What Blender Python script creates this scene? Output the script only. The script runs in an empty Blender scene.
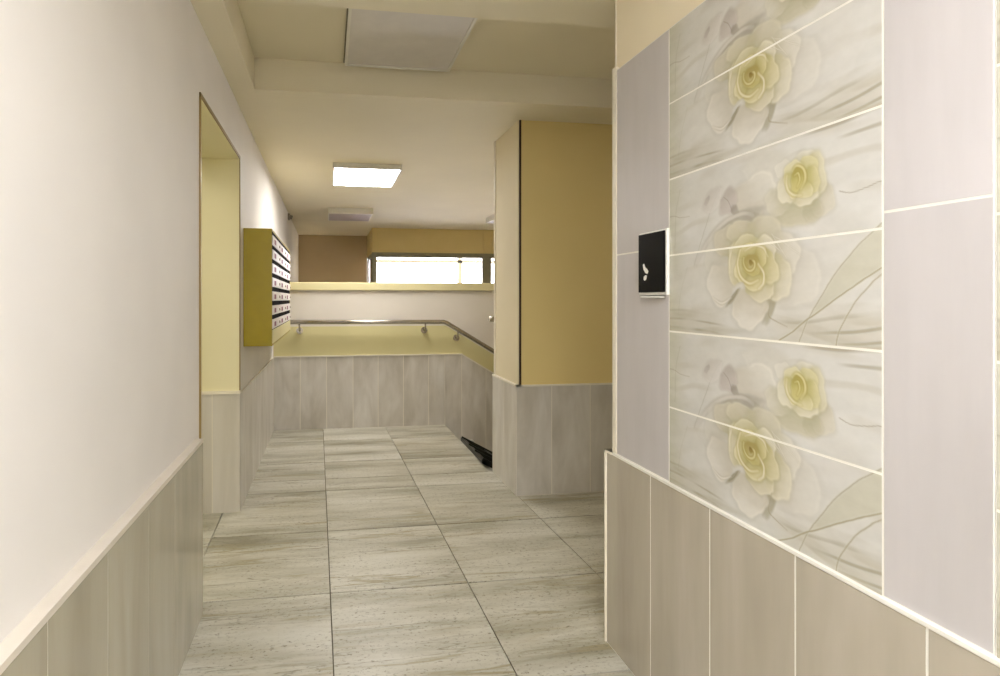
import bpy, math, random
import numpy as np
from mathutils import Vector, Matrix
sc = bpy.context.scene
C = sc.collection

# ---------------------------------------------------------------- camera
H = 1.25
cam = bpy.data.cameras.new('camera')
cam.lens = 20.664; cam.sensor_width = 36.0
cam.shift_x = 0.086; cam.shift_y = -0.039
cam.clip_start = 0.02
co = bpy.data.objects.new('camera', cam); C.objects.link(co)
co.location = (0, 0, H)
co.rotation_euler = (math.radians(90), 0, math.radians(-8.521))
sc.camera = co

# ---------------------------------------------------------------- world, exposure
w = bpy.data.worlds.new('world'); sc.world = w; w.use_nodes = True
bg = w.node_tree.nodes['Background']
bg.inputs[0].default_value = (1.0, 0.96, 1.0, 1); bg.inputs[1].default_value = 9.0
sc.view_settings.view_transform = 'Standard'
sc.view_settings.look = 'None'
sc.view_settings.exposure = 0.60
sc.view_settings.gamma = 1.0
sc.view_settings.use_curve_mapping = False
LAMP_HALL = 19.0        # the lit panel before the parapet
FILL_NEAR = 36.0         # added fill panels, unseen behind and above the camera
FILL_SIDE = 11.0         # added fill lamp, unseen in the left side room
FILL_RIGHT = 24.0        # added fill lamp, unseen in the right side passage

# ---------------------------------------------------------------- materials
def srgb(r, g, b):
    f = lambda v: (v/255)/12.92 if v/255 <= 0.04045 else ((v/255+0.055)/1.055)**2.4
    return (f(r), f(g), f(b), 1)

class NT:
    def __init__(s, name):
        s.m = bpy.data.materials.new(name); s.m.use_nodes = True
        s.t = s.m.node_tree; s.b = s.t.nodes['Principled BSDF']
    def n(s, kind, **kw):
        x = s.t.nodes.new(kind)
        for k, v in kw.items():
            if k in x.inputs: x.inputs[k].default_value = v
            else: setattr(x, k, v)
        return x
    def l(s, a, b): s.t.links.new(a, b)
    def coords(s, scale=(1, 1, 1), island=False, rot=(0, 0, 0)):
        tc = s.n('ShaderNodeTexCoord'); mp = s.n('ShaderNodeMapping')
        mp.inputs['Scale'].default_value = scale; mp.inputs['Rotation'].default_value = rot
        s.l(tc.outputs['Object'], mp.inputs['Vector'])
        out = mp.outputs['Vector']
        if island:
            g = s.n('ShaderNodeNewGeometry'); mm = s.n('ShaderNodeVectorMath', operation='MULTIPLY_ADD')
            mul = s.n('ShaderNodeMath', operation='MULTIPLY'); mul.inputs[1].default_value = 37.0
            s.l(g.outputs['Random Per Island'], mul.inputs[0])
            s.l(mul.outputs[0], mm.inputs[0]); mm.inputs[1].default_value = (1, 1.7, .6); s.l(out, mm.inputs[2])
            out = mm.outputs[0]; s.island = g.outputs['Random Per Island']
        return out
    def ramp(s, fac, stops):
        r = s.n('ShaderNodeValToRGB'); e = r.color_ramp.elements
        while len(e) < len(stops): e.new(0.5)
        for i, (p, c) in enumerate(stops): e[i].position = p; e[i].color = c
        s.l(fac, r.inputs[0]); return r.outputs[0]
    def mix(s, fac, a, b, mode='MIX'):
        x = s.n('ShaderNodeMix', data_type='RGBA', blend_type=mode)
        for sock, v in ((x.inputs[0], fac), (x.inputs[6], a), (x.inputs[7], b)):
            if hasattr(v, 'links'): s.l(v, sock)
            else: sock.default_value = v
        return x.outputs[2]
    def bump(s, h, strength, dist=0.002):
        x = s.n('ShaderNodeBump'); x.inputs['Strength'].default_value = strength; x.inputs['Distance'].default_value = dist
        s.l(h, x.inputs['Height']); s.l(x.outputs[0], s.b.inputs['Normal'])

def g1(v): return (v, v, v, 1)

def plaster(name, col, var=6, rough=0.75):
    k = NT(name); v = k.coords((1, 1, 1))
    n = k.n('ShaderNodeTexNoise', Scale=1.6, Detail=3.0); k.l(v, n.inputs['Vector'])
    a = srgb(*[c-var for c in col]); b = srgb(*[min(255, c+var*.5) for c in col])
    c = k.ramp(n.outputs['Fac'], [(0.3, a), (0.7, b)])
    k.l(c, k.b.inputs['Base Color']); k.b.inputs['Roughness'].default_value = rough
    n2 = k.n('ShaderNodeTexNoise', Scale=90.0, Detail=3.0); k.l(v, n2.inputs['Vector'])
    k.bump(n2.outputs['Fac'], 0.08, 0.001)
    return k.m

def plain(name, col, rough=0.5, metal=0.0, bump=0.0):
    k = NT(name); v = k.coords()
    n = k.n('ShaderNodeTexNoise', Scale=14.0, Detail=2.0); k.l(v, n.inputs['Vector'])
    c = k.ramp(n.outputs['Fac'], [(0.25, srgb(*[max(0, x-4) for x in col])), (0.75, srgb(*[min(255, x+3) for x in col]))])
    k.l(c, k.b.inputs['Base Color']); k.b.inputs['Roughness'].default_value = rough; k.b.inputs['Metallic'].default_value = metal
    return k.m

def wall_tile(name, base, dark, light, rough=0.28, streak=(6, 6, 1.0)):
    """glazed tile with soft upright clouding"""
    k = NT(name); v = k.coords(streak, island=True)
    n = k.n('ShaderNodeTexNoise', Scale=0.9, Detail=4.0, Roughness=0.55, Distortion=0.4); k.l(v, n.inputs['Vector'])
    c = k.ramp(n.outputs['Fac'], [(0.28, srgb(*dark)), (0.5, srgb(*base)), (0.75, srgb(*light))])
    v2 = k.coords((26, 26, 2.5), island=True)
    n2 = k.n('ShaderNodeTexNoise', Scale=1.0, Detail=5.0, Roughness=0.6); k.l(v2, n2.inputs['Vector'])
    c2 = k.ramp(n2.outputs['Fac'], [(0.35, g1(0.96)), (0.6, g1(1.0))])
    c3 = k.mix(0.8, c, c2, 'MULTIPLY')
    k.l(c3, k.b.inputs['Base Color'])
    k.b.inputs['Roughness'].default_value = rough
    k.b.inputs['Coat Weight'].default_value = 0.15; k.b.inputs['Coat Roughness'].default_value = 0.12
    return k.m

def floor_tile(name):
    k = NT(name)
    v = k.coords((0.55, 3.2, 1), island=True)
    n = k.n('ShaderNodeTexNoise', Scale=1.9, Detail=9.0, Roughness=0.62, Distortion=0.25); k.l(v, n.inputs['Vector'])
    c = k.ramp(n.outputs['Fac'], [(0.30, srgb(132, 127, 106)), (0.43, srgb(170, 166, 148)), (0.56, srgb(192, 189, 174)), (0.75, srgb(204, 202, 191))])
    # sedimentary lines running along X: broad faint ones, then thin dark broken ones
    v2 = k.coords((0.30, 3.1, 1), island=True)
    wv = k.n('ShaderNodeTexNoise', Scale=2.2, Detail=6.0, Roughness=0.55, Distortion=0.15); k.l(v2, wv.inputs['Vector'])
    msk = k.n('ShaderNodeTexNoise', Scale=3.0, Detail=4.0); k.l(v, msk.inputs['Vector'])
    for lo, hi, mid, amt, colr in ((.40, .46, .43, .95, (150, 140, 108)), (.487, .503, .495, .9, (116, 108, 82)), (.56, .60, .58, .5, (168, 158, 130))):
        vein = k.ramp(wv.outputs['Fac'], [(0.0, g1(0)), (lo, g1(0)), (mid, g1(1)), (hi, g1(0)), (1.0, g1(0))])
        mk = k.ramp(msk.outputs['Fac'], [(0.40, g1(0)), (0.60, g1(amt))])
        c = k.mix(k.mix(1.0, vein, mk, 'MULTIPLY'), c, srgb(*colr))
    # pitting
    v3 = k.coords((1, 1.7, 1))
    p = k.n('ShaderNodeTexNoise', Scale=48.0, Detail=7.0, Roughness=0.75); k.l(v3, p.inputs['Vector'])
    v4 = k.coords((1.4, 3.4, 1))
    pb = k.n('ShaderNodeTexNoise', Scale=2.6, Detail=4.0); k.l(v4, pb.inputs['Vector'])
    pr_ = k.ramp(p.outputs['Fac'], [(0.36, g1(1.0)), (0.46, g1(0))])
    pm = k.ramp(pb.outputs['Fac'], [(0.36, g1(0.3)), (0.56, g1(1.0))])
    pf = k.mix(1.0, pr_, pm, 'MULTIPLY')
    c = k.mix(pf, c, srgb(116, 108, 88))
    k.l(c, k.b.inputs['Base Color'])
    k.b.inputs['Roughness'].default_value = 0.42
    k.bump(p.outputs['Fac'], 0.06, 0.001)
    return k.m

def emit(name, col, strength):
    k = NT(name); e = k.n('ShaderNodeEmission'); e.inputs[0].default_value = col; e.inputs[1].default_value = strength
    v = k.coords(); n = k.n('ShaderNodeTexNoise', Scale=3.0); k.l(v, n.inputs['Vector'])
    r = k.ramp(n.outputs['Fac'], [(0, tuple(c*.98 for c in col[:3])+(1,)), (1, col)]); k.l(r, e.inputs[0])
    k.l(e.outputs[0], k.t.nodes['Material Output'].inputs['Surface']); return k.m

M = {}
M['plaster'] = plaster('cream_plaster', (233, 229, 224))
M['strip'] = plaster('warm_cream_plaster', (240, 228, 200))
M['parapet'] = plaster('parapet_plaster', (220, 213, 200))
M['cream'] = plaster('cream_yellow_plaster', (226, 214, 182))
M['ceiling'] = plaster('ceiling_paint', (230, 221, 194), 4)
M['yellow'] = plaster('yellow_plaster', (234, 226, 184), 4)
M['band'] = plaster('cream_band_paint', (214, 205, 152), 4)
M['grout_soft'] = plain('soft_grout', (228, 222, 206), 0.8)
M['ledge'] = plain('ledge_paint', (214, 206, 192), 0.6)
M['tile_grey'] = wall_tile('grey_beige_wall_tile', (174, 167, 147), (156, 149, 130), (188, 182, 163), 0.16)
M['cap'] = plaster('cap_paint', (216, 206, 158), 4)
M['diffuser_dark'] = plain('mauve_grey_diffuser', (166, 156, 160), 0.45)
M['ochre'] = plaster('ochre_plaster', (224, 202, 138), 4)  # on the pillar front it darkens the yellow paint for shade
M['far'] = plaster('shaded_cream_plaster', (190, 168, 128), 5)  # cream paint browned to carry the shade on the far wall
M['tile'] = wall_tile('marbled_wall_tile', (202, 196, 184), (182, 175, 160), (220, 216, 207), 0.28, (7, 7, 2.2))
M['tile_light'] = wall_tile('pale_wall_tile', (200, 195, 193), (192, 187, 184), (207, 202, 201), 0.3, (3, 3, .9))
M['tile_warm'] = wall_tile('beige_wall_tile', (186, 177, 160), (172, 163, 146), (198, 190, 175), 0.2)
M['tile_cream'] = wall_tile('cream_wall_tile', (206, 200, 186), (192, 186, 170), (218, 213, 202), 0.3)
M['grout'] = plain('pale_grout', (238, 235, 224), 0.8)
M['floor_grout'] = plain('dark_grout', (92, 84, 64), 0.9)
M['floor'] = floor_tile('travertine_floor_tile')
M['profile'] = plain('brown_corner_profile', (142, 118, 62), 0.4)
M['dark_profile'] = plain('dark_brown_profile', (52, 32, 10), 0.4)
M['white_profile'] = plain('ivory_corner_profile', (236, 228, 208), 0.4)
M['steel'] = plain('brushed_steel', (176, 170, 158), 0.25, 1.0)
M['black'] = plain('black_metal', (40, 41, 33), 0.4, 0.3)
M['olive'] = plain('olive_enamel', (168, 148, 10), 0.4)
M['door_white'] = plain('white_enamel', (232, 224, 222), 0.4)
M['slot'] = plain('slot_dark', (14, 8, 7), 1.0); M['slot'].node_tree.nodes['Principled BSDF'].inputs['Specular IOR Level'].default_value = 0.1
M['pink'] = plain('pink_paper', (150, 106, 122), 0.8)
M['lid_cream'] = plain('cream_enamel', (218, 208, 160), 0.4)
M['lamp_frame'] = plain('white_lamp_frame', (226, 222, 210), 0.4)
M['diffuser'] = plain('grey_diffuser', (214, 208, 200), 0.45)
M['gap'] = plain('painted_shadow_gap', (124, 116, 94), 0.8)
M['lamp_on'] = emit('lit_diffuser', (1.0, 0.965, 0.95, 1), LAMP_HALL)
M['fill_near'] = emit('fill_diffuser_near', (0.965, 0.975, 1.03, 1), FILL_NEAR)
M['fill_side'] = emit('fill_diffuser_side', (1.0, 0.95, 0.84, 1), FILL_SIDE)
M['fill_right'] = emit('fill_diffuser_right', (1.0, 0.93, 0.80, 1), FILL_RIGHT)
M['black_glass'] = plain('black_glass', (2, 2, 2), 0.4); M['black_glass'].node_tree.nodes['Principled BSDF'].inputs['Specular IOR Level'].default_value = 0.12
M['white_plastic'] = plain('white_plastic', (238, 236, 228), 0.4)
M['grey_plastic'] = plain('grey_plastic', (150, 142, 130), 0.5)
M['frame_green'] = plain('olive_window_frame', (142, 136, 106), 0.4)
M['white_frame'] = plain('white_door_frame', (235, 236, 238), 0.4)
M['pavement'] = plain('pavement', (200, 200, 200), 0.9)
k = NT('window_glass')
tr = k.n('ShaderNodeBsdfTransparent'); gl_ = k.n('ShaderNodeBsdfGlossy'); gl_.inputs['Roughness'].default_value = 0.03
fr = k.n('ShaderNodeFresnel'); fr.inputs[0].default_value = 1.45; mx = k.n('ShaderNodeMixShader')
tr.inputs[0].default_value = (0.96, 0.96, 0.97, 1)
k.l(fr.outputs[0], mx.inputs[0]); k.l(tr.outputs[0], mx.inputs[1]); k.l(gl_.outputs[0], mx.inputs[2])
k.l(mx.outputs[0], k.t.nodes['Material Output'].inputs['Surface'])
M['glass'] = k.m

def print_material():
    k = NT('rose_print_glaze')
    a = k.n('ShaderNodeAttribute', attribute_name='print')
    v = k.coords((1, 2.2, 9))
    n = k.n('ShaderNodeTexNoise', Scale=4.0, Detail=6.0, Roughness=0.6, Distortion=0.6); k.l(v, n.inputs['Vector'])
    c2 = k.ramp(n.outputs['Fac'], [(0.35, g1(0.94)), (0.6, g1(1.0))])
    c = k.mix(0.6, a.outputs['Color'], c2, 'MULTIPLY')
    k.l(c, k.b.inputs['Base Color']); k.b.inputs['Roughness'].default_value = 0.25
    k.b.inputs['Coat Weight'].default_value = 0.15
    return k.m
M['print'] = print_material()

# ---------------------------------------------------------------- mesh helpers
class MB:
    def __init__(s): s.v = []; s.f = []; s.mi = []; s.cur = 0; s.sm = []
    def quad(s, pts, smooth=False):
        i = len(s.v); s.v += [tuple(p) for p in pts]; s.f.append(tuple(range(i, i+len(pts)))); s.mi.append(s.cur); s.sm.append(smooth)
    def hexa(s, p):   # p: bottom 4 (ccw), top 4
        i = len(s.v); s.v += [tuple(q) for q in p]
        for f in ((3, 2, 1, 0), (4, 5, 6, 7), (0, 1, 5, 4), (1, 2, 6, 5), (2, 3, 7, 6), (3, 0, 4, 7)):
            s.f.append(tuple(i+j for j in f)); s.mi.append(s.cur); s.sm.append(False)
    def box(s, x0, x1, y0, y1, z0, z1):
        if x1 < x0: x0, x1 = x1, x0
        if y1 < y0: y0, y1 = y1, y0
        if z1 < z0: z0, z1 = z1, z0
        s.hexa([(x0, y0, z0), (x1, y0, z0), (x1, y1, z0), (x0, y1, z0), (x0, y0, z1), (x1, y0, z1), (x1, y1, z1), (x0, y1, z1)])
    def bbox(s, x0, x1, y0, y1, z0, z1, b):
        """box with chamfered edges"""
        import bmesh
        bm = bmesh.new(); bmesh.ops.create_cube(bm, size=1)
        for v in bm.verts: v.co = Vector(((x0+x1)/2+v.co.x*(x1-x0), (y0+y1)/2+v.co.y*(y1-y0), (z0+z1)/2+v.co.z*(z1-z0)))
        bmesh.ops.bevel(bm, geom=bm.edges[:], offset=b, segments=2, profile=0.5, affect='EDGES')
        i = len(s.v); bm.verts.index_update()
        s.v += [tuple(v.co) for v in bm.verts]
        for f in bm.faces: s.f.append(tuple(i+v.index for v in f.verts)); s.mi.append(s.cur); s.sm.append(False)
        bm.free()
    def tube(s, pts, r, n=14, cap=True):
        pts = [Vector(p) for p in pts]; rings = []
        for j, p in enumerate(pts):
            if j == 0: t = pts[1]-p
            elif j == len(pts)-1: t = p-pts[j-1]
            else: t = (pts[j+1]-p).normalized()+(p-pts[j-1]).normalized()
            t.normalize(); a = Vector((0, 0, 1)) if abs(t.z) < .9 else Vector((0, 1, 0))
            u = t.cross(a).normalized(); q = t.cross(u)
            i = len(s.v); rings.append(i)
            for m in range(n):
                an = 2*math.pi*m/n; s.v.append(tuple(p+(u*math.cos(an)+q*math.sin(an))*r))
        for a, b in zip(rings, rings[1:]):
            for m in range(n):
                s.f.append((a+m, a+(m+1) % n, b+(m+1) % n, b+m)); s.mi.append(s.cur); s.sm.append(True)
        if cap:
            s.f.append(tuple(rings[0]+m for m in range(n))[::-1]); s.mi.append(s.cur); s.sm.append(False)
            s.f.append(tuple(rings[-1]+m for m in range(n))); s.mi.append(s.cur); s.sm.append(False)
    def build(s, name, mats, parent=None, loc=None):
        me = bpy.data.meshes.new(name)
        off = Vector(loc) if loc else Vector((0, 0, 0))
        me.from_pydata([tuple(Vector(v)-off) for v in s.v] if loc else s.v, [], s.f)
        if not isinstance(mats, (list, tuple)): mats = [mats]
        for m in mats: me.materials.append(M[m])
        me.polygons.foreach_set('material_index', s.mi); me.polygons.foreach_set('use_smooth', s.sm)
        me.update()
        o = bpy.data.objects.new(name, me); C.objects.link(o)
        if parent: o.parent = parent
        if loc and not parent: o.location = loc
        return o
def struct(o): o['kind'] = 'structure'; return o
def thing(name, label, cat, loc, group=None):
    o = bpy.data.objects.new(name, None); C.objects.link(o); o.location = loc; o.empty_display_size = .1
    o['label'] = label; o['category'] = cat
    if group: o['group'] = group
    return o
def part(mb, name, mats, root, label=None):
    """mb is in world coordinates; root an Empty with a location"""
    l = Vector((0, 0, 0)); r = root
    while r: l += r.location; r = r.parent
    mb.v = [tuple(Vector(v)-l) for v in mb.v]
    o = mb.build(name, mats, root)
    if label: o['label'] = label
    return o
def copy_tree(o, parent=None):
    c = o.copy(); C.objects.link(c); c.parent = parent
    for ch in list(o.children): copy_tree(ch, c)
    return c

# tile fields: a list of rectangles laid on a plane --------------------------------
def field(mb, plane, at, out, us, vs, gap=0.003, th=0.008):
    """tiles between consecutive cuts us (horizontal) and vs (height);
    plane 'x': face at X=at looking toward sign out, u is Y; plane 'y': the same for Y"""
    for a, b in zip(us, us[1:]):
        for c, d in zip(vs, vs[1:]):
            u0, u1 = min(a, b)+gap/2, max(a, b)-gap/2; v0, v1 = min(c, d)+gap/2, max(c, d)-gap/2
            if plane == 'x': mb.box(at-out*th, at, u0, u1, v0, v1)
            else: mb.box(u0, u1, at-out*th, at, v0, v1)
def cuts(a, b, step):
    r = [a]; s = 1 if b > a else -1
    while (b-r[-1])*s > step*1.001: r.append(r[-1]+s*step)
    r.append(b); return r

DZ = 0.695       # dado height
CZ = 2.39        # ceiling beyond the beams
RZ = 2.56        # recessed ceiling

# ================================================================= SETTING
# ---- floor
def floor_tiles():
    mb = MB(); mb.cur = 0
    mb.box(-2.6, 1.15, -3.1, 5.66, -0.16, -0.010); mb.box(1.15, 4.3, -3.1, 4.03, -0.16, -0.010)
    mb.cur = 1
    sh = 0.0177; g = 0.0022; gy = 0.004
    ys = [2.465+0.661*i for i in range(-9, 6)]
    xs = [0.032+0.6*i for i in range(-5, 8)]
    def cell(x0, x1, y0, y1, rx0, rx1, ry0, ry1):
        y0, y1 = max(y0, ry0), min(y1, ry1)
        if y1-y0 < 0.01: return
        q = []
        for x, y in ((x0+g, y0+gy), (x1-g, y0+gy), (x1-g, y1-gy), (x0+g, y1-gy)):
            q.append((min(max(x-sh*(y-1.2), rx0), rx1), y))
        if q[1][0]-q[0][0] < 0.01 and q[2][0]-q[3][0] < 0.01: return
        mb.hexa([(x, y, -0.012) for x, y in q]+[(x, y, 0.0) for x, y in q])
    for x0, x1 in zip(xs, xs[1:]):
        for y0, y1 in zip(ys, ys[1:]):
            cell(x0, x1, y0, y1, -2.6, 4.3, -3.1, 4.03)
            cell(x0, x1, y0, y1, -2.6, 1.15, 4.03, 5.64)
    return struct(mb.build('floor', ['floor_grout', 'floor']))
floor_tiles()

# ---- stair going down to the right behind the pillar
NS, RI, TR = 7, 0.157, 0.28
def stairs():
    mb = MB(); mb.cur = 0
    for i in range(NS):
        x0 = 1.15+i*TR; z = -(i+1)*RI
        if i < NS-1: mb.box(x0, x0+TR, 4.03, 5.6, -1.3, z)
    return struct(mb.build('stair_flight', ['floor']))
stairs()
mb = MB(); mb.box(1.15+TR*(NS-1), 4.3, 4.03, 5.75, -1.3, -1.1); mb.box(-0.6, 4.3, 5.75, 12.2, -1.3, -1.1)
struct(mb.build('floor', 'floor'))
mb = MB(); mb.box(-30, 30, 12.2, 60, -1.35, -1.15)
struct(mb.build('pavement_ground', 'pavement'))

# ---- left walls
for b_ in ((-3, 2.45, -0.1), (2.45, 3.515, 2.083), (3.515, 12.0, -1.3)):
    mb = MB(); mb.box(-0.97, -0.52, b_[0], b_[1], b_[2], 2.6)
    struct(mb.build('wall_left', 'plaster'))
# near dado: stands 3 cm proud with a painted ledge
mb = MB(); mb.cur = 0
mb.box(-0.525, -0.4908, -3, 2.372, 0.0, 0.68)
mb.box(-0.525, -0.488, -3, 2.374, 0.683, 0.697)
mb.cur = 1
field(mb, 'x', -0.49, 1, [-3+.01, -2.55, -2.27, -1.99, -1.71, -1.43, -1.15, -.87, -.59, -.31, -.03, .25, .53, .81, 1.10, 1.381, 1.68, 1.953, 2.374], [0.0, 0.683], 0.003)
struct(mb.build('wall_left_dado', ['ledge', 'tile_grey']))
# far dado
mb = MB(); mb.cur = 0
mb.box(-0.525, -0.5107, 3.50, 5.6, 0.0, DZ)
mb.cur = 1
field(mb, 'x', -0.51, 1, cuts(3.49, 5.595, 0.25), [0.0, DZ], 0.003, .006)
struct(mb.build('wall_left_dado', ['grout_soft', 'tile']))
# jamb facing
mb = MB(); mb.cur = 0; mb.box(-0.972, -0.5115, 3.4848, 3.52, 0, DZ); mb.box(-0.972, -0.508, 3.476, 3.52, DZ, DZ+0.014)
mb.cur = 1; field(mb, 'y', 3.484, -1, [-0.97, -.82, -0.668, -0.510], [0, DZ], 0.003)
struct(mb.build('wall_left_dado', ['white_profile', 'tile_cream']))
# yellow reveal faces (jamb and head of the opening)
mb = MB()
mb.box(-0.972, -0.5185, 3.505, 3.5165, DZ+0.014, 2.083)
mb.box(-0.972, -0.5185, 2.45, 3.5165, 2.074, 2.0845)
mb.box(-0.972, -0.5185, 2.4485, 2.458, 0, 2.083)
struct(mb.build('trim_5', 'yellow'))
# brown metal edging of the opening
mb = MB()
mb.box(-0.522, -0.513, 3.507, 3.520, DZ+0.015, 2.094)
mb.box(-0.522, -0.513, 2.445, 3.520, 2.078, 2.094)
mb.box(-0.522, -0.513, 2.445, 2.455, 0, 2.094)
struct(mb.build('trim_1', 'profile'))

# side room beyond the opening
mb = MB()
mb.box(-2.7, -2.6, 1.4, 4.3, -0.1, 2.6); mb.box(-2.6, -0.97, 1.3, 1.4, -0.1, 2.6); mb.box(-2.6, -0.97, 4.3, 4.4, -0.1, 2.6)
struct(mb.build('wall_side_room', 'yellow'))

# ---- ceiling
mb = MB()
mb.box(-2.7, 4.4, -3.1, 2.265, CZ, 2.66)
mb.box(-2.7, -0.395, 2.265, 3.21, CZ, 2.66)
mb.box(-0.395, 4.4, 2.265, 3.21, RZ, 2.66)
mb.box(-2.7, 4.4, 3.21, 12.2, CZ, 2.66)
struct(mb.build('ceiling', 'ceiling'))

# ---- right wall
mb = MB()
mb.box(1.023, 1.27, -3, 1.925, -0.1, 2.39)
wr = struct(mb.build('wall_right', 'strip'))
U0, U1 = 1.591, 0.9196          # rose panel span
PN = 0.7396                      # next column
TOP = 2.062; TWP = 0.6717
for ya, yb, zj in ((1.906, U0, 1.406), (U1, PN, 1.410), (PN-TWP, -2.98, 1.410)):
    mb = MB(); mb.cur = 0; mb.box(1.0136, 1.0235, yb, ya, DZ+.006, TOP)     # grout bed
    mb.cur = 1; field(mb, 'x', 1.013, -1, cuts(ya, yb, .334), [DZ+.006, zj, TOP], 0.0052, .006)
    struct(mb.build('wall_right_tiling', ['grout', 'tile_light']))
mb = MB(); mb.cur = 0
mb.box(1.0057, 1.0235, -2.99, 1.968, 0, DZ-0.001)
mb.box(1.0035, 1.0235, -2.99, 1.972, DZ-0.001, DZ+0.006)
mb.cur = 1
field(mb, 'x', 1.005, -1, [1.966, 1.679, 1.395, 1.112, .834, .55, .27, -.01, -.29, -.57, -.85, -1.13, -1.41, -1.69, -1.97, -2.25, -2.53, -2.98], [0.0, DZ-.001], 0.005, .006)
struct(mb.build('wall_right_dado', ['grout', 'tile_warm']))
mb = MB()
mb.box(1.0095, 1.27, 1.908, 1.932, DZ+.006, TOP+.012)
mb.box(1.0195, 1.27, 1.925, 1.932, TOP+.012, CZ)
mb.box(1.0, 1.27, 1.968, 1.976, 0, DZ+.006)
mb.box(1.0, 1.27, 1.925, 1.976, DZ-.002, DZ+.006)
mb.box(1.03, 1.27, 1.925, 1.97, 0, DZ)
struct(mb.build('trim_2', 'white_profile'))

# ---- pillar / cross wall beyond the gap on the right
mb = MB(); mb.box(1.20, 4.3, 3.52, 4.03, 0.0, CZ)
wp = struct(mb.build('wall_pillar', ['cream']))
mb = MB(); mb.box(1.206, 4.3, 3.5165, 3.522, DZ, CZ)
mb.build('shaded_face', 'ochre', wp)  # ochre puts the shade of the pillar front into its colour
mb = MB(); mb.cur = 0
mb.box(1.1817, 4.3, 3.5047, 3.53, 0, DZ); mb.box(1.1817, 1.21, 3.52, 4.04, 0, DZ)
mb.box(1.178, 4.3, 3.501, 3.525, DZ, DZ+.008); mb.box(1.178, 1.215, 3.501, 4.043, DZ, DZ+.008)
mb.cur = 1
field(mb, 'y', 3.504, -1, [1.181, 1.417, 1.678, 1.93, 2.18, 2.43, 2.68, 2.93, 3.18, 3.43, 3.68, 3.93, 4.29], [0, DZ], 0.005)
field(mb, 'x', 1.181, -1, [3.504, 3.76, 4.04], [0, DZ], 0.005)
mb.build('tiled_dado', ['grout_soft', 'tile'], wp)
mb = MB(); mb.box(1.205, 1.217, 3.513, 3.545, DZ+.008, CZ)
struct(mb.build('trim_3', 'dark_profile'))
mb = MB(); mb.box(1.192, 1.21, 4.018, 4.038, DZ+.008, CZ)
struct(mb.build('trim_4', 'white_profile'))
# wall under the pillar beside the stair
mb = MB(); mb.box(1.15, 4.3, 3.9, 4.03, -1.3, -0.01)
struct(mb.build('wall_stair_side', 'plaster'))

# ---- outer walls closing the rooms
mb = MB(); mb.box(4.2, 4.3, -3.1, 12.2, -1.3, CZ); struct(mb.build('wall_far_right', 'cream'))
mb = MB(); mb.box(-0.97, 4.3, -3.1, -3.0, -0.1, 2.6); struct(mb.build('wall_behind', 'plaster'))
mb = MB(); mb.box(-0.6, 0.70, 10.4, 10.5, -1.3, CZ); struct(mb.build('wall_back', 'far'))

# ---- parapet
mb = MB(); mb.box(-0.52, 3.2, 5.606, 5.75, -1.3, 1.335)
pp = struct(mb.build('wall_parapet', 'parapet'))
mb = MB(); mb.bbox(-0.52, 3.22, 5.585, 5.775, 1.333, 1.41, .006)
mb.build('parapet_cap', 'cap', pp)
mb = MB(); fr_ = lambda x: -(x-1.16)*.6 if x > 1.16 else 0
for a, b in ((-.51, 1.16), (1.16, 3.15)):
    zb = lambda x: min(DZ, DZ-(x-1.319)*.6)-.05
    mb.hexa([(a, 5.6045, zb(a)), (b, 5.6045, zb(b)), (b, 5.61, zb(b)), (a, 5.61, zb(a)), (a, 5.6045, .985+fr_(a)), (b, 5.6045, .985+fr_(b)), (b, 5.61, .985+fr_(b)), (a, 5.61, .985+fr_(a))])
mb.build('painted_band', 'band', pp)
mb = MB(); mb.cur = 0
mb.box(-0.51, 1.31, 5.5987, 5.61, 0, DZ)
SL = 0.6
def sloped(mb, x0, x1, y0, y1, zt, zb):
    """upright slab whose top and bottom edges follow the stair"""
    f = lambda x: -(x-1.319)*SL if x > 1.319 else 0
    mb.hexa([(x0, y0, zb(x0)), (x1, y0, zb(x1)), (x1, y1, zb(x1)), (x0, y1, zb(x0)),
             (x0, y0, zt+f(x0)), (x1, y0, zt+f(x1)), (x1, y1, zt+f(x1)), (x0, y1, zt+f(x0))])
xs = [-.51, -.263, -.013, .241, .485, .734, .985, 1.15]
sloped(mb, 1.15, 1.319, 5.5987, 5.61, DZ, lambda x: -1.3); sloped(mb, 1.319, 3.2, 5.5987, 5.61, DZ, lambda x: -1.3)
mb.box(-.51, 1.319, 5.590, 5.61, DZ, DZ+.01)
f = lambda x: DZ-(x-1.319)*SL
mb.hexa([(1.319, 5.59, DZ), (3.1, 5.59, f(3.1)), (3.1, 5.61, f(3.1)), (1.319, 5.61, DZ), (1.319, 5.59, DZ+.012), (3.1, 5.59, f(3.1)+.012), (3.1, 5.61, f(3.1)+.012), (1.319, 5.61, DZ+.012)])
mb.cur = 1
for a, b in zip(xs, xs[1:]):
    mb.box(a+.003, b-.003, 5.598, 5.604, 0.0, DZ-.002)
for a, b in ((1.15, 1.319), (1.319, 1.57), (1.57, 1.82), (1.82, 2.07), (2.07, 2.32), (2.32, 2.57), (2.57, 2.82), (2.82, 3.07)):
    sloped(mb, a+.002, b-.002, 5.598, 5.604, DZ-.002, lambda x: -1.3)
mb.build('tiled_dado', ['grout_soft', 'tile'], pp)

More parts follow.
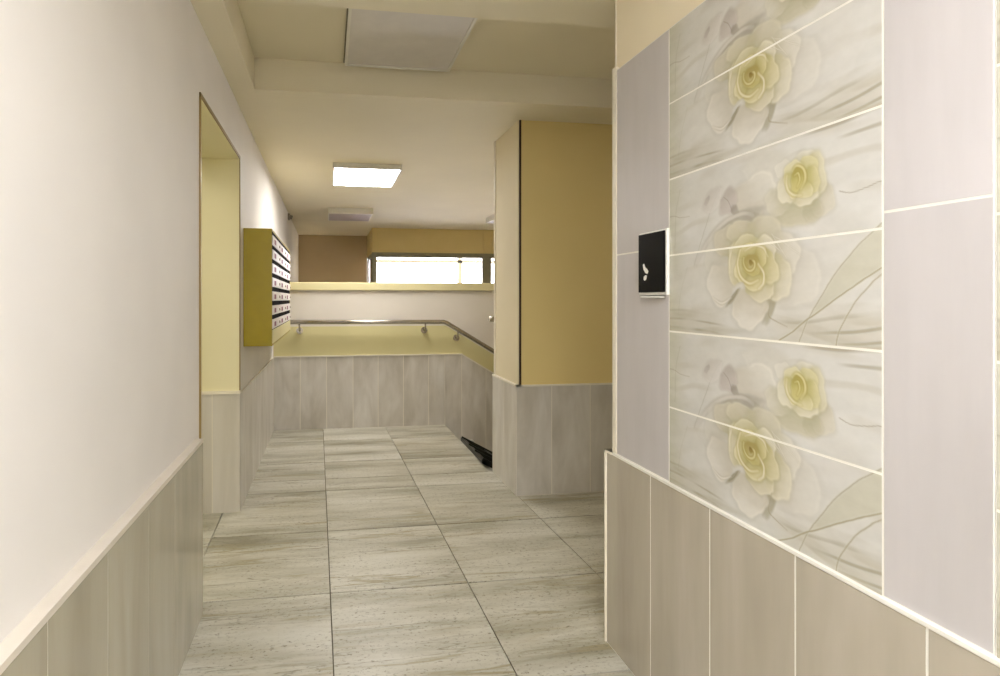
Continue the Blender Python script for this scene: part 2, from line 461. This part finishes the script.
# ---- glazed vestibule at the far end
mb = MB()
mb.box(0.70, 4.3, 9.2, 9.3, 2.0, CZ); mb.box(0.70, 0.80, 9.3, 10.5, 2.0, CZ)      # header band
mb.box(0.70, 4.3, 9.2, 9.3, -1.3, 0.2); mb.box(0.70, 0.8, 9.3, 10.5, -1.3, 0.2)
for x_ in (.70, 2.53, 2.66): mb.box(x_, x_+.06, 9.185, 9.2, 2.0, CZ)
mb.box(.70, 4.2, 9.192, 9.2, 2.0, 2.05)
wv = struct(mb.build('wall_vestibule', 'ochre'))
def frame(mb, x0, x1, y0, y1, z0, z1, t, axis):
    if axis == 'y':
        mb.box(x0, x0+t, y0, y1, z0, z1); mb.box(x1-t, x1, y0, y1, z0, z1)
        mb.box(x0+t, x1-t, y0, y1, z0, z0+t); mb.box(x0+t, x1-t, y0, y1, z1-t, z1)
    else:
        mb.box(x0, x1, y0, y0+t, z0, z1); mb.box(x0, x1, y1-t, y1, z0, z1)
        mb.box(x0, x1, y0+t, y1-t, z0, z0+t); mb.box(x0, x1, y0+t, y1-t, z1-t, z1)
for n, (x0, x1) in enumerate(((0.70, 2.60), (2.60, 4.2))):
    mb = MB(); frame(mb, x0, x1, 9.21, 9.29, 0.2, 2.0, .075, 'y')
    wn = struct(mb.build('window_%d' % (n+1), 'frame_green'))
    mb = MB(); mb.box(x0+.075, x1-.075, 9.247, 9.253, .275, 1.925); mb.build('pane', 'glass', wn)
mb = MB(); frame(mb, 0.71, 0.75, 9.3, 10.55, 0.2, 2.0, .05, 'x')
wn = struct(mb.build('window_3', 'frame_green'))
mb = MB(); mb.box(.727, .733, 9.35, 10.50, .25, 1.95); mb.build('pane', 'glass', wn)
mb = MB()
for x in (2.43, 4.12): mb.box(x, x+.08, 10.6, 10.68, -1.1, 2.33)
mb.box(.7, 4.2, 10.6, 10.68, 1.93, 1.98)
struct(mb.build('door_1', 'white_frame'))
mb = MB(); mb.box(.7, 4.2, 10.58, 10.7, 2.33, CZ); mb.box(.70, .8, 10.5, 10.7, 2.0, CZ)
struct(mb.build('wall_entrance', 'plaster'))

# ================================================================= ROSE PANELS
TW, TH = 0.6717, 0.2272
def finish(col):
    gy = col.mean(-1, keepdims=True); col = gy+(col-gy)*.85
    return np.clip(col*.965, 0, 255)/255.
def paint(U, V, seedv, blades=True):
    """colour of the glazed print at u (m from far edge), v (m down a pair of tiles, 0..0.451)"""
    rng = np.random.RandomState(seedv)
    ph = rng.rand(64)*6.28
    def nz(fu, fv, o, n=5):
        s = 0
        for i in range(n):
            a = ph[(o+i*3) % 64]; ca, sa = math.cos(a*.35-.9), math.sin(a*.35-.9)
            x = U*fu*1.6**i; y = V*fv*1.6**i
            s = s+np.sin(x*ca+y*sa*1.3+a+1.4*np.sin(y*.8-x*.5*sa+ph[(o+i+7) % 64]))*np.cos(y*ca*.9-x*sa*.7+2*a)/(1.3**i)
        return s/1.8
    def ss(x, a, b):
        t = np.clip((x-a)/(b-a), 0, 1); return t*t*(3-2*t)
    col = np.empty(U.shape+(3,)); col[:] = (219, 217, 209.)
    col += nz(12, 20, 0)[..., None]*np.array([5, 5, 6.])
    def mixc(mask, c):
        m = np.clip(mask, 0, 1)[..., None]; col[:] = col*(1-m)+np.array(c, float)*m
    WU = nz(38, 38, 9, 4)*.0022; WV = nz(42, 42, 15, 4)*.0022
    ripple = nz(55, 55, 33, 4)
    # stony streaks: head and foot of the pair, with broken thin veins
    def streaks(mask, fv, c, cut=.55, o=0, fu=9):
        f = np.sin(V*fv+2.2*np.sin(U*fu+o)+3.*nz(6, 9, 3+o, 4)); mixc(mask*ss(f, cut, 1.)*ss(nz(14, 30, 21+o, 3), -.6, .5), c)
    mixc(ss(U, .10, .0)*.55, (196, 193, 160))
    foot = ss(V, .355, .415)*(1-ss(abs(U-.33), .16, .06)*.9)
    mixc(foot*.35, (190, 182, 156)); streaks(foot*.6, 230, (160, 150, 122), .4, 1); streaks(foot*.55, 120, (182, 173, 146), .1, 4)
    head = ss(V, .05, .004)*ss(U, .42, .55)
    streaks(head, 210, (164, 154, 130), .4, 2)
    streaks(np.ones_like(U)*.4, 95, (196, 189, 170), .3, 6, 6)
    streaks(np.ones_like(U)*.35, 60, (223, 219, 208), .2, 8, 5)
    def line(pts, wdt, c, a=.8, edge=None, fade=0):
        pts = np.array(pts, float); d = np.full(U.shape, 9.); tt = np.zeros(U.shape)
        n = len(pts)-1
        for i, (p, q) in enumerate(zip(pts, pts[1:])):
            e = q-p; L = (e**2).sum()+1e-12; t = np.clip(((U+WU*.5-p[0])*e[0]+(V+WV*.5-p[1])*e[1])/L, 0, 1)
            dd = np.hypot(U+WU*.5-p[0]-t*e[0], V+WV*.5-p[1]-t*e[1]); k_ = dd < d
            tt = np.where(k_, (i+t)/n, tt); d = np.where(k_, dd, d)
        tap = 1-fade*ss(abs(tt-.5), .15, .5)
        if edge is not None: mixc(ss(d, wdt*3.2, wdt*1.0)*a*.6*tap, edge)
        mixc(ss(d, wdt*1.5, wdt*.3)*a*tap, c); return d
    def curve(pts, k_=8):
        P = [np.array(p, float) for p in pts]; out = []
        Q = [2*P[0]-P[1]]+P+[2*P[-1]-P[-2]]
        for i in range(1, len(Q)-2):
            for j in range(k_):
                t = j/k_; out.append(.5*((2*Q[i])+(-Q[i-1]+Q[i+1])*t+(2*Q[i-1]-5*Q[i]+4*Q[i+1]-Q[i+2])*t*t+(-Q[i-1]+3*Q[i]-3*Q[i+1]+Q[i+2])*t**3))
        out.append(P[-1]); return out
    def petal(cx, cy, rx, ry, ang, cin, cout, a=1., soft=.10, o=0, toward=None, edge=.22, rim=.34, wob=.09):
        """petal whose colour runs from cin (side facing the heart) to cout (free side)"""
        a = a*.86 if max(rx, ry) > .028 else a
        x0 = U+WU*1.6-cx; y0 = V+WV*1.6-cy; ca, sa = math.cos(ang), math.sin(ang)
        x = (x0*ca+y0*sa)/rx; y = (-x0*sa+y0*ca)/ry
        an = np.arctan2(y, x)
        r = np.hypot(x, y)*(1+wob*np.sin(2*an+ph[o])+wob*.7*np.sin(3*an+ph[o+1])+wob*.4*np.sin(5*an+ph[o+2])+wob*.2*np.sin(9*an+ph[o+3]))
        if toward is None: t = ss(y, -.9, .9)
        else:
            dx, dy = cx-toward[0], cy-toward[1]; L = math.hypot(dx, dy)+1e-9
            t = ss((x0*dx+y0*dy)/L, -.75*min(rx, ry), .75*max(rx, ry))
        mixc(ss(r, 1.30, 1.0)*a*edge, tuple(c*.86 for c in cin))
        m = ss(r, 1+soft, 1-soft)*a
        t = np.clip(t+.10*ripple, 0, 1)
        cc = np.array(cin, float)*(1-t[..., None])+np.array(cout, float)*t[..., None]
        m3 = np.clip(m, 0, 1)[..., None]; col[:] = col*(1-m3)+cc*m3
        mixc(a*rim*ss(abs(r-.94), .10, .02)*ss(t, .25, .8), tuple(min(250, c+12) for c in cout))
    W = (230, 226, 214); Wi = (212, 205, 190); GR = (190, 184, 168)
    # ---- crossing stems and small veins
    line(curve([(.235, .055), (.20, .10), (.14, .215), (.12, .26)]), .0012, (178, 172, 152), .6)
    line(curve([(.03, .20), (.035, .10), (.055, .03)]), .0018, (186, 183, 158), .5)
    line(curve([(.045, .40), (.06, .33), (.09, .26)]), .0018, (186, 183, 158), .4)
    line(curve([(.0, .103), (.03, .104), (.06, .112), (.10, .115)]), .0012, (172, 162, 138), .6)
    line(curve([(.590, .133), (.61, .139), (.63, .140), (.655, .136), (.67, .132), (.683, .131)]), .0011, (164, 155, 132), .65)
    # ---- hazy white blossom at left and behind
    petal(.17, .075, .085, .048, -.3, (216, 212, 200), (226, 223, 214), .5, .4, 3, edge=.1, rim=.1)
    petal(.40, .045, .085, .040, .2, (214, 210, 196), (228, 225, 214), .7, .3, 5, edge=.15, rim=.3)
    petal(.15, .31, .10, .085, .3, (216, 212, 198), (224, 221, 210), .5, .45, 1, edge=.1, rim=.1)
    petal(.56, .30, .12, .075, -.5, (218, 214, 204), (224, 221, 213), .6, .4, 7, edge=.1, rim=.15)
    petal(.20, .085, .040, .030, -.8, (206, 198, 188), (224, 219, 212), .7, .25, 9, rim=.4)
    petal(.176, .082, .008, .014, .5, (182, 172, 162), (200, 190, 182), .7, .3, 11, rim=0)
    petal(.355, .098, .072, .050, .2, (214, 208, 192), W, .85, .16, 13, toward=(.30, .14), rim=.5)
    petal(.262, .100, .032, .030, -.5, (186, 174, 164), (206, 196, 190), .85, .18, 15, rim=.4)
    petal(.285, .125, .012, .016, -.6, (160, 150, 134), (182, 172, 160), .7, .35, 17, rim=0)
    line(curve([(.245, .085), (.262, .10), (.275, .125)]), .0012, (158, 146, 134), .6)
    petal(.305, .160, .078, .026, -.2, (176, 168, 154), (208, 202, 188), .9, .2, 19, rim=.5)
    petal(.345, .165, .032, .022, .35, (166, 158, 146), (190, 182, 172), .7, .3, 21, rim=.2)
    line(curve([(.13, .25), (.18, .195), (.24, .155), (.31, .138), (.35, .148)]), .0050, (222, 217, 207), .75, (182, 174, 158), fade=.6)
    # ================= right rose (upper tile)
    def pr_(cx, cy, rx, ry, *a, **k):
        q = .74; petal(.484+(cx-.484)*q, .092+(cy-.092)*q, rx*q, ry*q, *a, **k)
    h = (.484, .088)
    pr_(.480, .178, .098, .044, .05, (190, 183, 146), (210, 204, 176), .9, .16, 22, toward=h)
    pr_(.408, .140, .048, .044, .6, (200, 194, 164), (222, 217, 198), .8, .2, 24, toward=h)
    pr_(.572, .160, .044, .046, .5, (192, 184, 154), (218, 212, 192), .9, .12, 26, toward=h)
    pr_(.540, .185, .030, .038, -.2, (184, 176, 142), (206, 200, 172), .7, .2, 27, toward=h)
    pr_(.440, .048, .040, .030, .4, (212, 207, 188), W, .8, .2, 28, toward=h)
    pr_(.510, .040, .055, .028, .0, (208, 202, 176), (230, 226, 208), .85, .15, 30, toward=h)
    pr_(.548, .085, .040, .060, .1, (198, 190, 140), (224, 218, 188), .95, .12, 32, toward=h)
    pr_(.505, .132, .055, .034, .1, (204, 196, 150), (232, 227, 204), .95, .12, 34, toward=h)
    pr_(.445, .108, .034, .050, -.3, (208, 200, 160), (234, 229, 208), .95, .12, 36, toward=h)
    pr_(.522, .060, .040, .036, .5, (200, 191, 124), (220, 213, 160), .95, .12, 38, toward=h)
    pr_(.470, .052, .034, .028, -.3, (206, 198, 142), (224, 218, 176), .95, .12, 40, toward=h)
    pr_(.532, .096, .030, .042, .1, (190, 180, 112), (218, 210, 156), .95, .12, 42, toward=h)
    pr_(.502, .118, .040, .024, .2, (190, 179, 108), (228, 221, 176), .95, .12, 44, toward=h)
    pr_(.460, .098, .022, .040, -.2, (196, 186, 118), (230, 223, 180), .95, .12, 46, toward=h)
    pr_(.484, .084, .028, .034, 0, (182, 168, 84), (208, 197, 124), .95, .15, 48)
    line(curve([(.470, .066), (.482, .056), (.500, .068), (.505, .092), (.494, .110)]), .0028, (228, 219, 160), .85, (176, 161, 84), fade=.6)
    line(curve([(.476, .076), (.486, .074), (.490, .090), (.484, .104)]), .0022, (222, 211, 142), .8, (168, 152, 70), fade=.5)
    line(curve([(.455, .072), (.454, .098), (.470, .118), (.494, .124)]), .0026, (236, 229, 188), .75, (188, 174, 104), fade=.6)
    # ================= left rose (lower tile)
    h = (.345, .262)
    petal(.215, .235, .048, .052, .5, (204, 198, 180), (220, 216, 202), .7, .25, 2, toward=h, rim=.3)
    petal(.258, .202, .044, .046, .8, (188, 178, 142), (216, 209, 186), .9, .12, 4, toward=h)
    petal(.310, .188, .050, .034, .0, (196, 188, 152), (222, 216, 190), .85, .15, 6, toward=h)
    petal(.385, .198, .066, .040, .35, (192, 184, 148), (218, 212, 188), .9, .14, 8, toward=h)
    petal(.478, .300, .060, .075, .3, (208, 202, 188), (226, 222, 210), .8, .22, 10, toward=h, rim=.3)
    petal(.445, .252, .050, .046, .4, (204, 197, 172), (230, 225, 210), .85, .15, 12, toward=h)
    petal(.230, .314, .054, .050, -.2, (206, 199, 182), (231, 226, 214), .95, .09, 14, toward=h)
    petal(.405, .366, .016, .044, .35, (160, 150, 120), (182, 173, 146), .85, .3, 16, rim=0)
    petal(.336, .374, .058, .052, .1, (206, 198, 178), (232, 227, 214), .95, .09, 18, toward=h)
    petal(.280, .350, .030, .007, -.75, (150, 140, 112), (170, 160, 134), .8, .4, 20, rim=0, edge=.1)
    petal(.424, .300, .046, .052, -.3, (196, 187, 142), (228, 222, 198), .95, .10, 22, toward=h)
    petal(.372, .330, .042, .030, .2, (196, 186, 138), (228, 221, 194), .95, .10, 24, toward=h)
    petal(.290, .262, .030, .052, .1, (200, 190, 140), (230, 224, 196), .95, .10, 26, toward=h)
    petal(.322, .216, .040, .026, -.3, (200, 191, 140), (226, 220, 184), .95, .10, 28, toward=h)
    petal(.388, .232, .040, .026, .5, (204, 196, 154), (232, 227, 206), .95, .10, 30, toward=h)
    petal(.398, .278, .030, .040, -.1, (188, 176, 112), (226, 218, 176), .95, .10, 32, toward=h)
    petal(.352, .306, .040, .024, .1, (188, 174, 104), (230, 222, 174), .95, .10, 34, toward=h)
    petal(.312, .274, .022, .036, .2, (190, 177, 108), (232, 224, 178), .95, .10, 36, toward=h)
    petal(.334, .234, .032, .020, -.2, (190, 178, 108), (226, 217, 164), .95, .10, 38, toward=h)
    petal(.374, .252, .022, .026, .4, (184, 170, 100), (222, 213, 160), .95, .10, 40, toward=h)
    petal(.345, .268, .026, .030, 0, (176, 158, 84), (204, 190, 118), .95, .12, 42)
    sp = [(.345+(.004+.0085*t)*math.cos(-1.2+t*1.6), .263+(.004+.0088*t)*math.sin(-1.2+t*1.6)) for t in np.linspace(0, 3.0, 22)]
    line(sp, .0026, (230, 221, 162), .8, (164, 146, 74), fade=.4)
    petal(.344, .262, .006, .006, 0, (140, 116, 50), (160, 138, 66), .8, .4, 44, rim=0)
    line(curve([(.306, .228), (.296, .262), (.308, .296), (.336, .314), (.366, .308)]), .0030, (240, 233, 192), .8, (184, 168, 104), fade=.5)
    line(curve([(.276, .222), (.266, .250), (.268, .285)]), .0032, (238, 232, 206), .75, (198, 188, 142), fade=.6)
    line(curve([(.322, .232), (.350, .222), (.382, .230), (.398, .252)]), .0024, (238, 231, 200), .75, (190, 177, 118), fade=.6)
    line(curve([(.368, .268), (.384, .290), (.384, .314), (.368, .328)]), .0028, (241, 235, 208), .8, (194, 180, 122), fade=.5)
    for a, b in (((.40, .212), (.44, .245)), ((.41, .202), (.478, .24)), ((.43, .212), (.50, .262)), ((.385, .212), (.42, .232)), ((.41, .20), (.455, .262))):
        line([a, b], .0010, (242, 239, 228), .6, (190, 181, 156), fade=.5)
    line(curve([(.20, .350), (.236, .364), (.272, .350)]), .0024, (240, 236, 226), .75, (184, 175, 152), fade=.6)
    line(curve([(.298, .328), (.284, .348), (.262, .364)]), .0014, (150, 139, 110), .7, fade=.4)
    line(curve([(.41, .345), (.40, .39), (.425, .405), (.455, .415)]), .0016, (170, 160, 132), .6, fade=.4)
    # ---- leaf and grass blades at the near edge of the lower tile
    if not blades: return finish(col+(nz(90, 90, 20, 4)*1.6)[..., None])
    xl = np.interp(V, [.205, .211, .252, .31, .381, .43], [.690, .677, .627, .573, .523, .497])
    xr = np.interp(V, [.28, .296, .327, .364, .404, .433], [.700, .677, .623, .563, .502, .458])
    mixc(ss(U-xl, -.002, .004)*ss(xr-U, -.004, .004)*(V > .2)*.5, (196, 192, 160))
    line(curve([(.690, .203), (.627, .252), (.573, .31), (.523, .381), (.497, .43), (.485, .46)]), .0014, (172, 165, 140), .85, (222, 217, 198))
    line(curve([(.690, .289), (.623, .327), (.563, .364), (.502, .404), (.458, .433), (.42, .455)]), .0017, (160, 151, 120), .85, (226, 221, 202))
    line(curve([(.690, .300), (.655, .327), (.623, .363), (.60, .40), (.587, .425), (.58, .455)]), .0014, (164, 155, 128), .8, (222, 217, 198))
    col += (nz(90, 90, 20, 4)*1.6)[..., None]
    return finish(col)

NU, NV = 342, 113
def rose_mesh(which, blades=True):
    """one glazed tile, front towards -X; local origin at its far top corner, u runs along -Y"""
    g = 0.0026
    u = np.linspace(g, TW-g, NU); v = np.linspace(g, TH-g, NV)
    UU, VV = np.meshgrid(u, v, indexing='ij')
    n = NU*NV
    front = np.stack([np.zeros(n), -UU.ravel(), -VV.ravel()], 1)
    back = [(0.0050, -a, -b) for a, b in ((g, g), (TW-g, g), (TW-g, TH-g), (g, TH-g))]
    verts = np.vstack([front, np.array(back)])
    idx = np.arange(n).reshape(NU, NV)
    q = np.stack([idx[:-1, :-1], idx[:-1, 1:], idx[1:, 1:], idx[1:, :-1]], -1).reshape(-1, 4)
    faces = q.tolist()
    c = [int(idx[0, 0]), int(idx[-1, 0]), int(idx[-1, -1]), int(idx[0, -1])]
    e = {0: idx[:, 0].tolist(), 1: idx[-1, :].tolist(), 2: idx[::-1, -1].tolist(), 3: idx[0, ::-1].tolist()}
    for i in range(4): faces.append([n+i]+e[i]+[n+(i+1) % 4])
    faces.append([n+3, n+2, n+1, n])
    me = bpy.data.meshes.new('rose_tile'); me.from_pydata(verts.tolist(), [], faces)
    me.materials.append(M['print'])
    col = paint(UU/.9835, (VV+which*TH)/.9835-.011, 7, blades)
    lin = np.where(col <= .04045, col/12.92, ((col+.055)/1.055)**2.4)
    at = me.color_attributes.new('print', 'FLOAT_COLOR', 'POINT')
    buf = np.ones((len(verts), 4), dtype=np.float32); buf[:n, :3] = lin.reshape(-1, 3); buf[n:, :3] = (.6, .58, .5)
    at.data.foreach_set('color', buf.ravel()); me.update()
    return me
rm = [rose_mesh(0), rose_mesh(1), rose_mesh(1, False)]
def rose_panel(y0, label):
    t = thing('rose_tile_panel', label, 'tile panel', (1.013, y0, TOP), 'rose tile panels on the right wall')
    mb = MB(); mb.box(1.0136, 1.0225, y0-TW+.001, y0-.001, DZ+.0065, TOP); part(mb, 'grout_bed', 'grout', t, 'ivory grout lines')
    for r in range(6):
        o = bpy.data.objects.new('rose_tile', rm[2 if r == 1 else r % 2]); C.objects.link(o); o.parent = t; o.location = (0, 0, -r*TH)
        if r in (0, 2, 4): o['label'] = 'printed tile with the pale yellow rose right of centre'
        else: o['label'] = 'printed tile with the large cream rose' + (' and grass blades' if r > 1 else '')
    return t
rose_panel(U0, 'tall panel of glazed tiles printed with cream yellow roses on the right wall')
rose_panel(PN, 'beige printed tile column cut off by the right edge of the picture')

# ================================================================= THINGS
# ---- call panel on the right wall
t = thing('call_panel', 'black glossy call panel in a white housing on the right tiled wall', 'call panel', (1.013, 1.68, 1.26))
mb = MB(); mb.bbox(1.0020, 1.0125, 1.5854, 1.7408, 1.2618, 1.4624, 0.003); part(mb, 'housing', 'white_plastic', t, 'white housing behind the black glass')
mb = MB(); mb.bbox(0.9960, 1.0020, 1.5913, 1.7349, 1.2707, 1.4565, 0.002); gl = part(mb, 'glass_front', 'black_glass', t, 'black glass front')
mb = MB()   # white bent mark and a smaller one below it
def flat(mb, pts, x=0.9955):
    n = len(pts); i = len(mb.v)
    mb.v += [(x, a, b) for a, b in pts]+[(x+.0012, a, b) for a, b in pts]
    mb.f.append(tuple(range(i, i+n))); mb.f.append(tuple(range(i+2*n-1, i+n-1, -1))); mb.mi += [0, 0]; mb.sm += [False, False]
    for j in range(n): mb.f.append((i+j, i+n+j, i+n+(j+1) % n, i+(j+1) % n)); mb.mi.append(0); mb.sm.append(False)
flat(mb, [(1.7074, 1.3602), (1.6995, 1.3621), (1.6926, 1.3503), (1.6818, 1.3444), (1.6749, 1.3365), (1.6808, 1.3287), (1.6926, 1.3326), (1.7034, 1.3444)])
flat(mb, [(1.7015, 1.3208), (1.6926, 1.3257), (1.6838, 1.3238), (1.6867, 1.3129), (1.6956, 1.3080), (1.7024, 1.3120)])
part(mb, 'white_mark', 'white_plastic', t, 'two small white marks')
mb = MB(); mb.bbox(0.9930, 1.0125, 1.6090, 1.7192, 1.2539, 1.2584, 0.002); part(mb, 'lower_lip', 'white_plastic', t)

# ---- mailbox bank
MX, MF = -0.5185, -0.346
MY0, MY1, MZ0, MZ1 = 3.672, 5.40, 0.955, 1.69
t = thing('mailbox_bank', 'olive green bank of mailboxes with white doors on the left wall', 'mailboxes', (MX, 4.6, MZ0))
mb = MB(); T = .012
mb.box(MX, MF-.004, MY0+T, MY1-T, MZ0+T, MZ1-T)
mb.cur = 1
mb.bbox(MX, MF, MY0, MY0+T, MZ0, MZ1, .002); mb.bbox(MX, MF, MY1-T, MY1, MZ0, MZ1, .002)
mb.bbox(MX, MF, MY0+T, MY1-T, MZ1-T, MZ1, .002); mb.bbox(MX, MF, MY0+T, MY1-T, MZ0, MZ0+T, .002)
part(mb, 'cabinet_body', ['slot', 'olive'], t, 'olive enamelled sheet metal body')
cw = (MY1-MY0-2*T)/3; rh = 0.0885
first = None
for c_ in range(3):
    for r_ in range(7):
        y0 = MY0+T+c_*cw; z1 = MZ1-T-r_*rh
        if first is None:
            a, b = y0+.016, y0+cw-.016
            mb = MB(); mb.bbox(MF-.004, MF+.004, a, b, z1-rh+.003, z1-.026, .0015)
            first = part(mb, 'door', 'door_white', t, 'white mailbox door')
            kids = []
            mb = MB(); mb.box(MF-.0036, MF-.001, a, b, z1-.0255, z1-.003); kids.append(part(mb, 'letter_slot', 'slot', first, 'dark letter slot'))
            mb = MB(); mb.tube([(MF+.003, b-.06, z1-.058), (MF+.011, b-.06, z1-.058)], .009, 12); kids.append(part(mb, 'lock', 'steel', first))
            mb = MB(); mb.box(MF+.003, MF+.0052, a+.10, a+.22, z1-.074, z1-.044); kids.append(part(mb, 'number_plate', 'pink', first, 'pinkish plate'))
            fy, fz = y0, z1
        else:
            d = copy_tree(first, t); d.location = first.location+Vector((0, y0-fy, z1-fz))
mb = MB()
for c_ in range(3):
    y0 = MY0+T+c_*cw; mb.bbox(MF-.004, MF+.004, y0+.006, y0+cw-.006, MZ0+T+.003, MZ1-T-7*rh-.004, .0015)
part(mb, 'kick_panel', 'lid_cream', t, 'plain cream strip under the mailbox doors')

# ---- handrails
def bracket(t, x, yw, sgn, zr, yr):
    """rosette on the wall, arm to the rail"""
    mb = MB(); mb.tube([(x, yw, zr-.085), (x, yw+sgn*.012, zr-.085)], .032, 20)
    mb.tube([(x, yw+sgn*.01, zr-.085), (x, yw+sgn*.045, zr-.085), (x, yr-sgn*.012, zr-.07), (x, yr, zr-.045), (x, yr, zr-.012)], .008, 10)
    return part(mb, 'bracket', 'steel', t)
t = thing('handrail', 'long steel handrail on the parapet bending down with the stair', 'handrail', (0.4, 5.598, 0.95), 'steel handrails of the stair')
mb = MB(); mb.tube([(-.37, 5.52, 1.033), (0.4, 5.52, 1.029), (1.12, 5.52, 1.026), (1.15, 5.52, 1.017), (1.17, 5.52, 1.005), (2.9, 5.52, 1.005-1.73*SL)], .021, 16)
part(mb, 'rail', 'steel', t)
for x, z in ((-.268, 1.033), (.939, 1.027), (1.262, .95), (2.2, .387)): bracket(t, x, 5.597 if z > .9 else 5.6, -1, z, 5.52)
t = thing('handrail', 'short steel handrail tip peeking out behind the pillar', 'handrail', (1.19, 4.03, 1.0), 'steel handrails of the stair')
mb = MB(); mb.tube([(1.18, 4.115, 1.10), (1.26, 4.115, 1.10), (2.9, 4.115, 1.10-1.64*SL)], .021, 16)
part(mb, 'rail', 'steel', t)
for x, z in ((1.28, 1.09), (2.2, .54)): bracket(t, x, 4.03, 1, z, 4.115)

# ---- stroller ramp over the stair
t = thing('stroller_ramp', 'black metal stroller ramp at the top of the stair beside the pillar', 'ramp', (1.155, 4.6, 0))
rs = -0.54
def ch(mb, y0, y1, x0=1.16, x1=2.9, z0=.004):
    for a, b, hh in ((y0, y0+.008, .045), (y1-.008, y1, .045), (y0+.008, y1-.008, .008)):
        mb.hexa([(x0, a, z0), (x1, a, z0+(x1-x0)*rs), (x1, b, z0+(x1-x0)*rs), (x0, b, z0),
                 (x0, a, z0+hh), (x1, a, z0+(x1-x0)*rs+hh), (x1, b, z0+(x1-x0)*rs+hh), (x0, b, z0+hh)])
mb = MB(); ch(mb, 4.66, 4.92); part(mb, 'channel', 'black', t)
mb = MB(); ch(mb, 4.22, 4.47); part(mb, 'channel', 'black', t)
for x in (1.152, 1.36, 1.9, 2.5):
    mb = MB(); z = .004+(x-1.16)*rs; mb.hexa([(x, 4.22, z-.002), (x+.05, 4.22, z+.05*rs-.002), (x+.05, 4.92, z+.05*rs-.002), (x, 4.92, z-.002), (x, 4.22, z+.03), (x+.05, 4.22, z+.05*rs+.03), (x+.05, 4.92, z+.05*rs+.03), (x, 4.92, z+.03)])
    part(mb, 'crossbar', 'black', t)

# ---- ceiling lamps
def lamp(name, label, x0, x1, y0, y1, z0, z1, mat, group='square ceiling lamps', dl=None):
    t = thing(name, label, 'ceiling lamp', ((x0+x1)/2, (y0+y1)/2, z1), group)
    mb = MB(); e = .014
    mb.box(x0, x0+e, y0, y1, z0, z1); mb.box(x1-e, x1, y0, y1, z0, z1); mb.box(x0+e, x1-e, y0, y0+e, z0, z1); mb.box(x0+e, x1-e, y1-e, y1, z0, z1)
    mb.box(x0+e, x1-e, y0+e, y1-e, z1-.01, z1-.002)
    part(mb, 'lamp_frame', 'lamp_frame', t)
    mb = MB(); mb.box(x0+e, x1-e, y0+e, y1-e, z0+.002, z0+.006); part(mb, 'diffuser', mat, t, dl)
    return t
lamp('ceiling_lamp', 'lit square ceiling lamp glowing white before the parapet', .04, .622, 4.83, 5.60, 2.345, 2.39, 'lamp_on', dl='glowing white diffuser')
lamp('ceiling_lamp', 'unlit grey ceiling lamp in the hall beyond the lit lamp', 0.0, .56, 7.22, 7.90, 2.316, 2.39, 'diffuser_dark')
lamp('ceiling_lamp', 'unlit ceiling lamp whose edge shows beside the pillar', 2.2, 2.76, 7.15, 7.85, 2.316, 2.39, 'diffuser_dark')
t = thing('ceiling_panel', 'large unlit grey ceiling panel in the recess between the two beams', 'ceiling lamp', (.38, 2.86, RZ), 'square ceiling lamps')
mb = MB(); x0, x1, y0, y1 = .090, .674, 2.30, 3.165
for a in ((x0, x0+.014, y0, y1), (x1-.014, x1, y0, y1), (x0+.014, x1-.014, y0, y0+.014), (x0+.014, x1-.014, y1-.014, y1)): mb.box(*a, 2.527, RZ)
part(mb, 'lamp_frame', 'lamp_frame', t)
mb = MB(); mb.box(x0+.014, x1-.014, y0+.014, y1-.014, 2.534, 2.538); part(mb, 'diffuser', 'diffuser', t)
mb = MB(); mb.box(x0-.006, x1+.006, y0-.006, y1+.006, 2.546, 2.559); part(mb, 'shadow_gap_strip', 'gap', t, 'dark strip painting the shaded gap round the frame')  # dark plate stands in for the shade in the gap
# unseen lamps added behind and beside the camera to light the near surfaces
lamp('ceiling_lamp', 'unseen ceiling lamp added behind the viewpoint as fill light', -.05, .55, -2.3, -1.7, 2.345, 2.39, 'fill_near')
lamp('ceiling_lamp', 'unseen ceiling lamp added above the viewpoint as fill light', -.05, .55, -.55, .05, 2.345, 2.39, 'fill_near')
lamp('ceiling_lamp', 'unseen ceiling lamp added in the left side room to light the jamb', -1.95, -1.35, 2.5, 3.1, 2.345, 2.39, 'fill_side')
lamp('ceiling_lamp', 'unseen ceiling lamp added in the right passage to light the pillar front', 2.6, 3.2, 2.0, 2.2, 2.345, 2.39, 'fill_right')

# ---- small sensor high on the left wall
t = thing('motion_sensor', 'small grey motion sensor high on the left wall near the ceiling', 'sensor', (-.52, 7.7, 2.31))
mb = MB(); mb.bbox(-.5195, -.495, 7.66, 7.74, 2.29, 2.37, .004); part(mb, 'base_plate', 'grey_plastic', t)
mb = MB(); mb.tube([(-.497, 7.7, 2.33), (-.48, 7.7, 2.325), (-.463, 7.7, 2.32)], .026, 14); part(mb, 'sensor_head', 'grey_plastic', t)
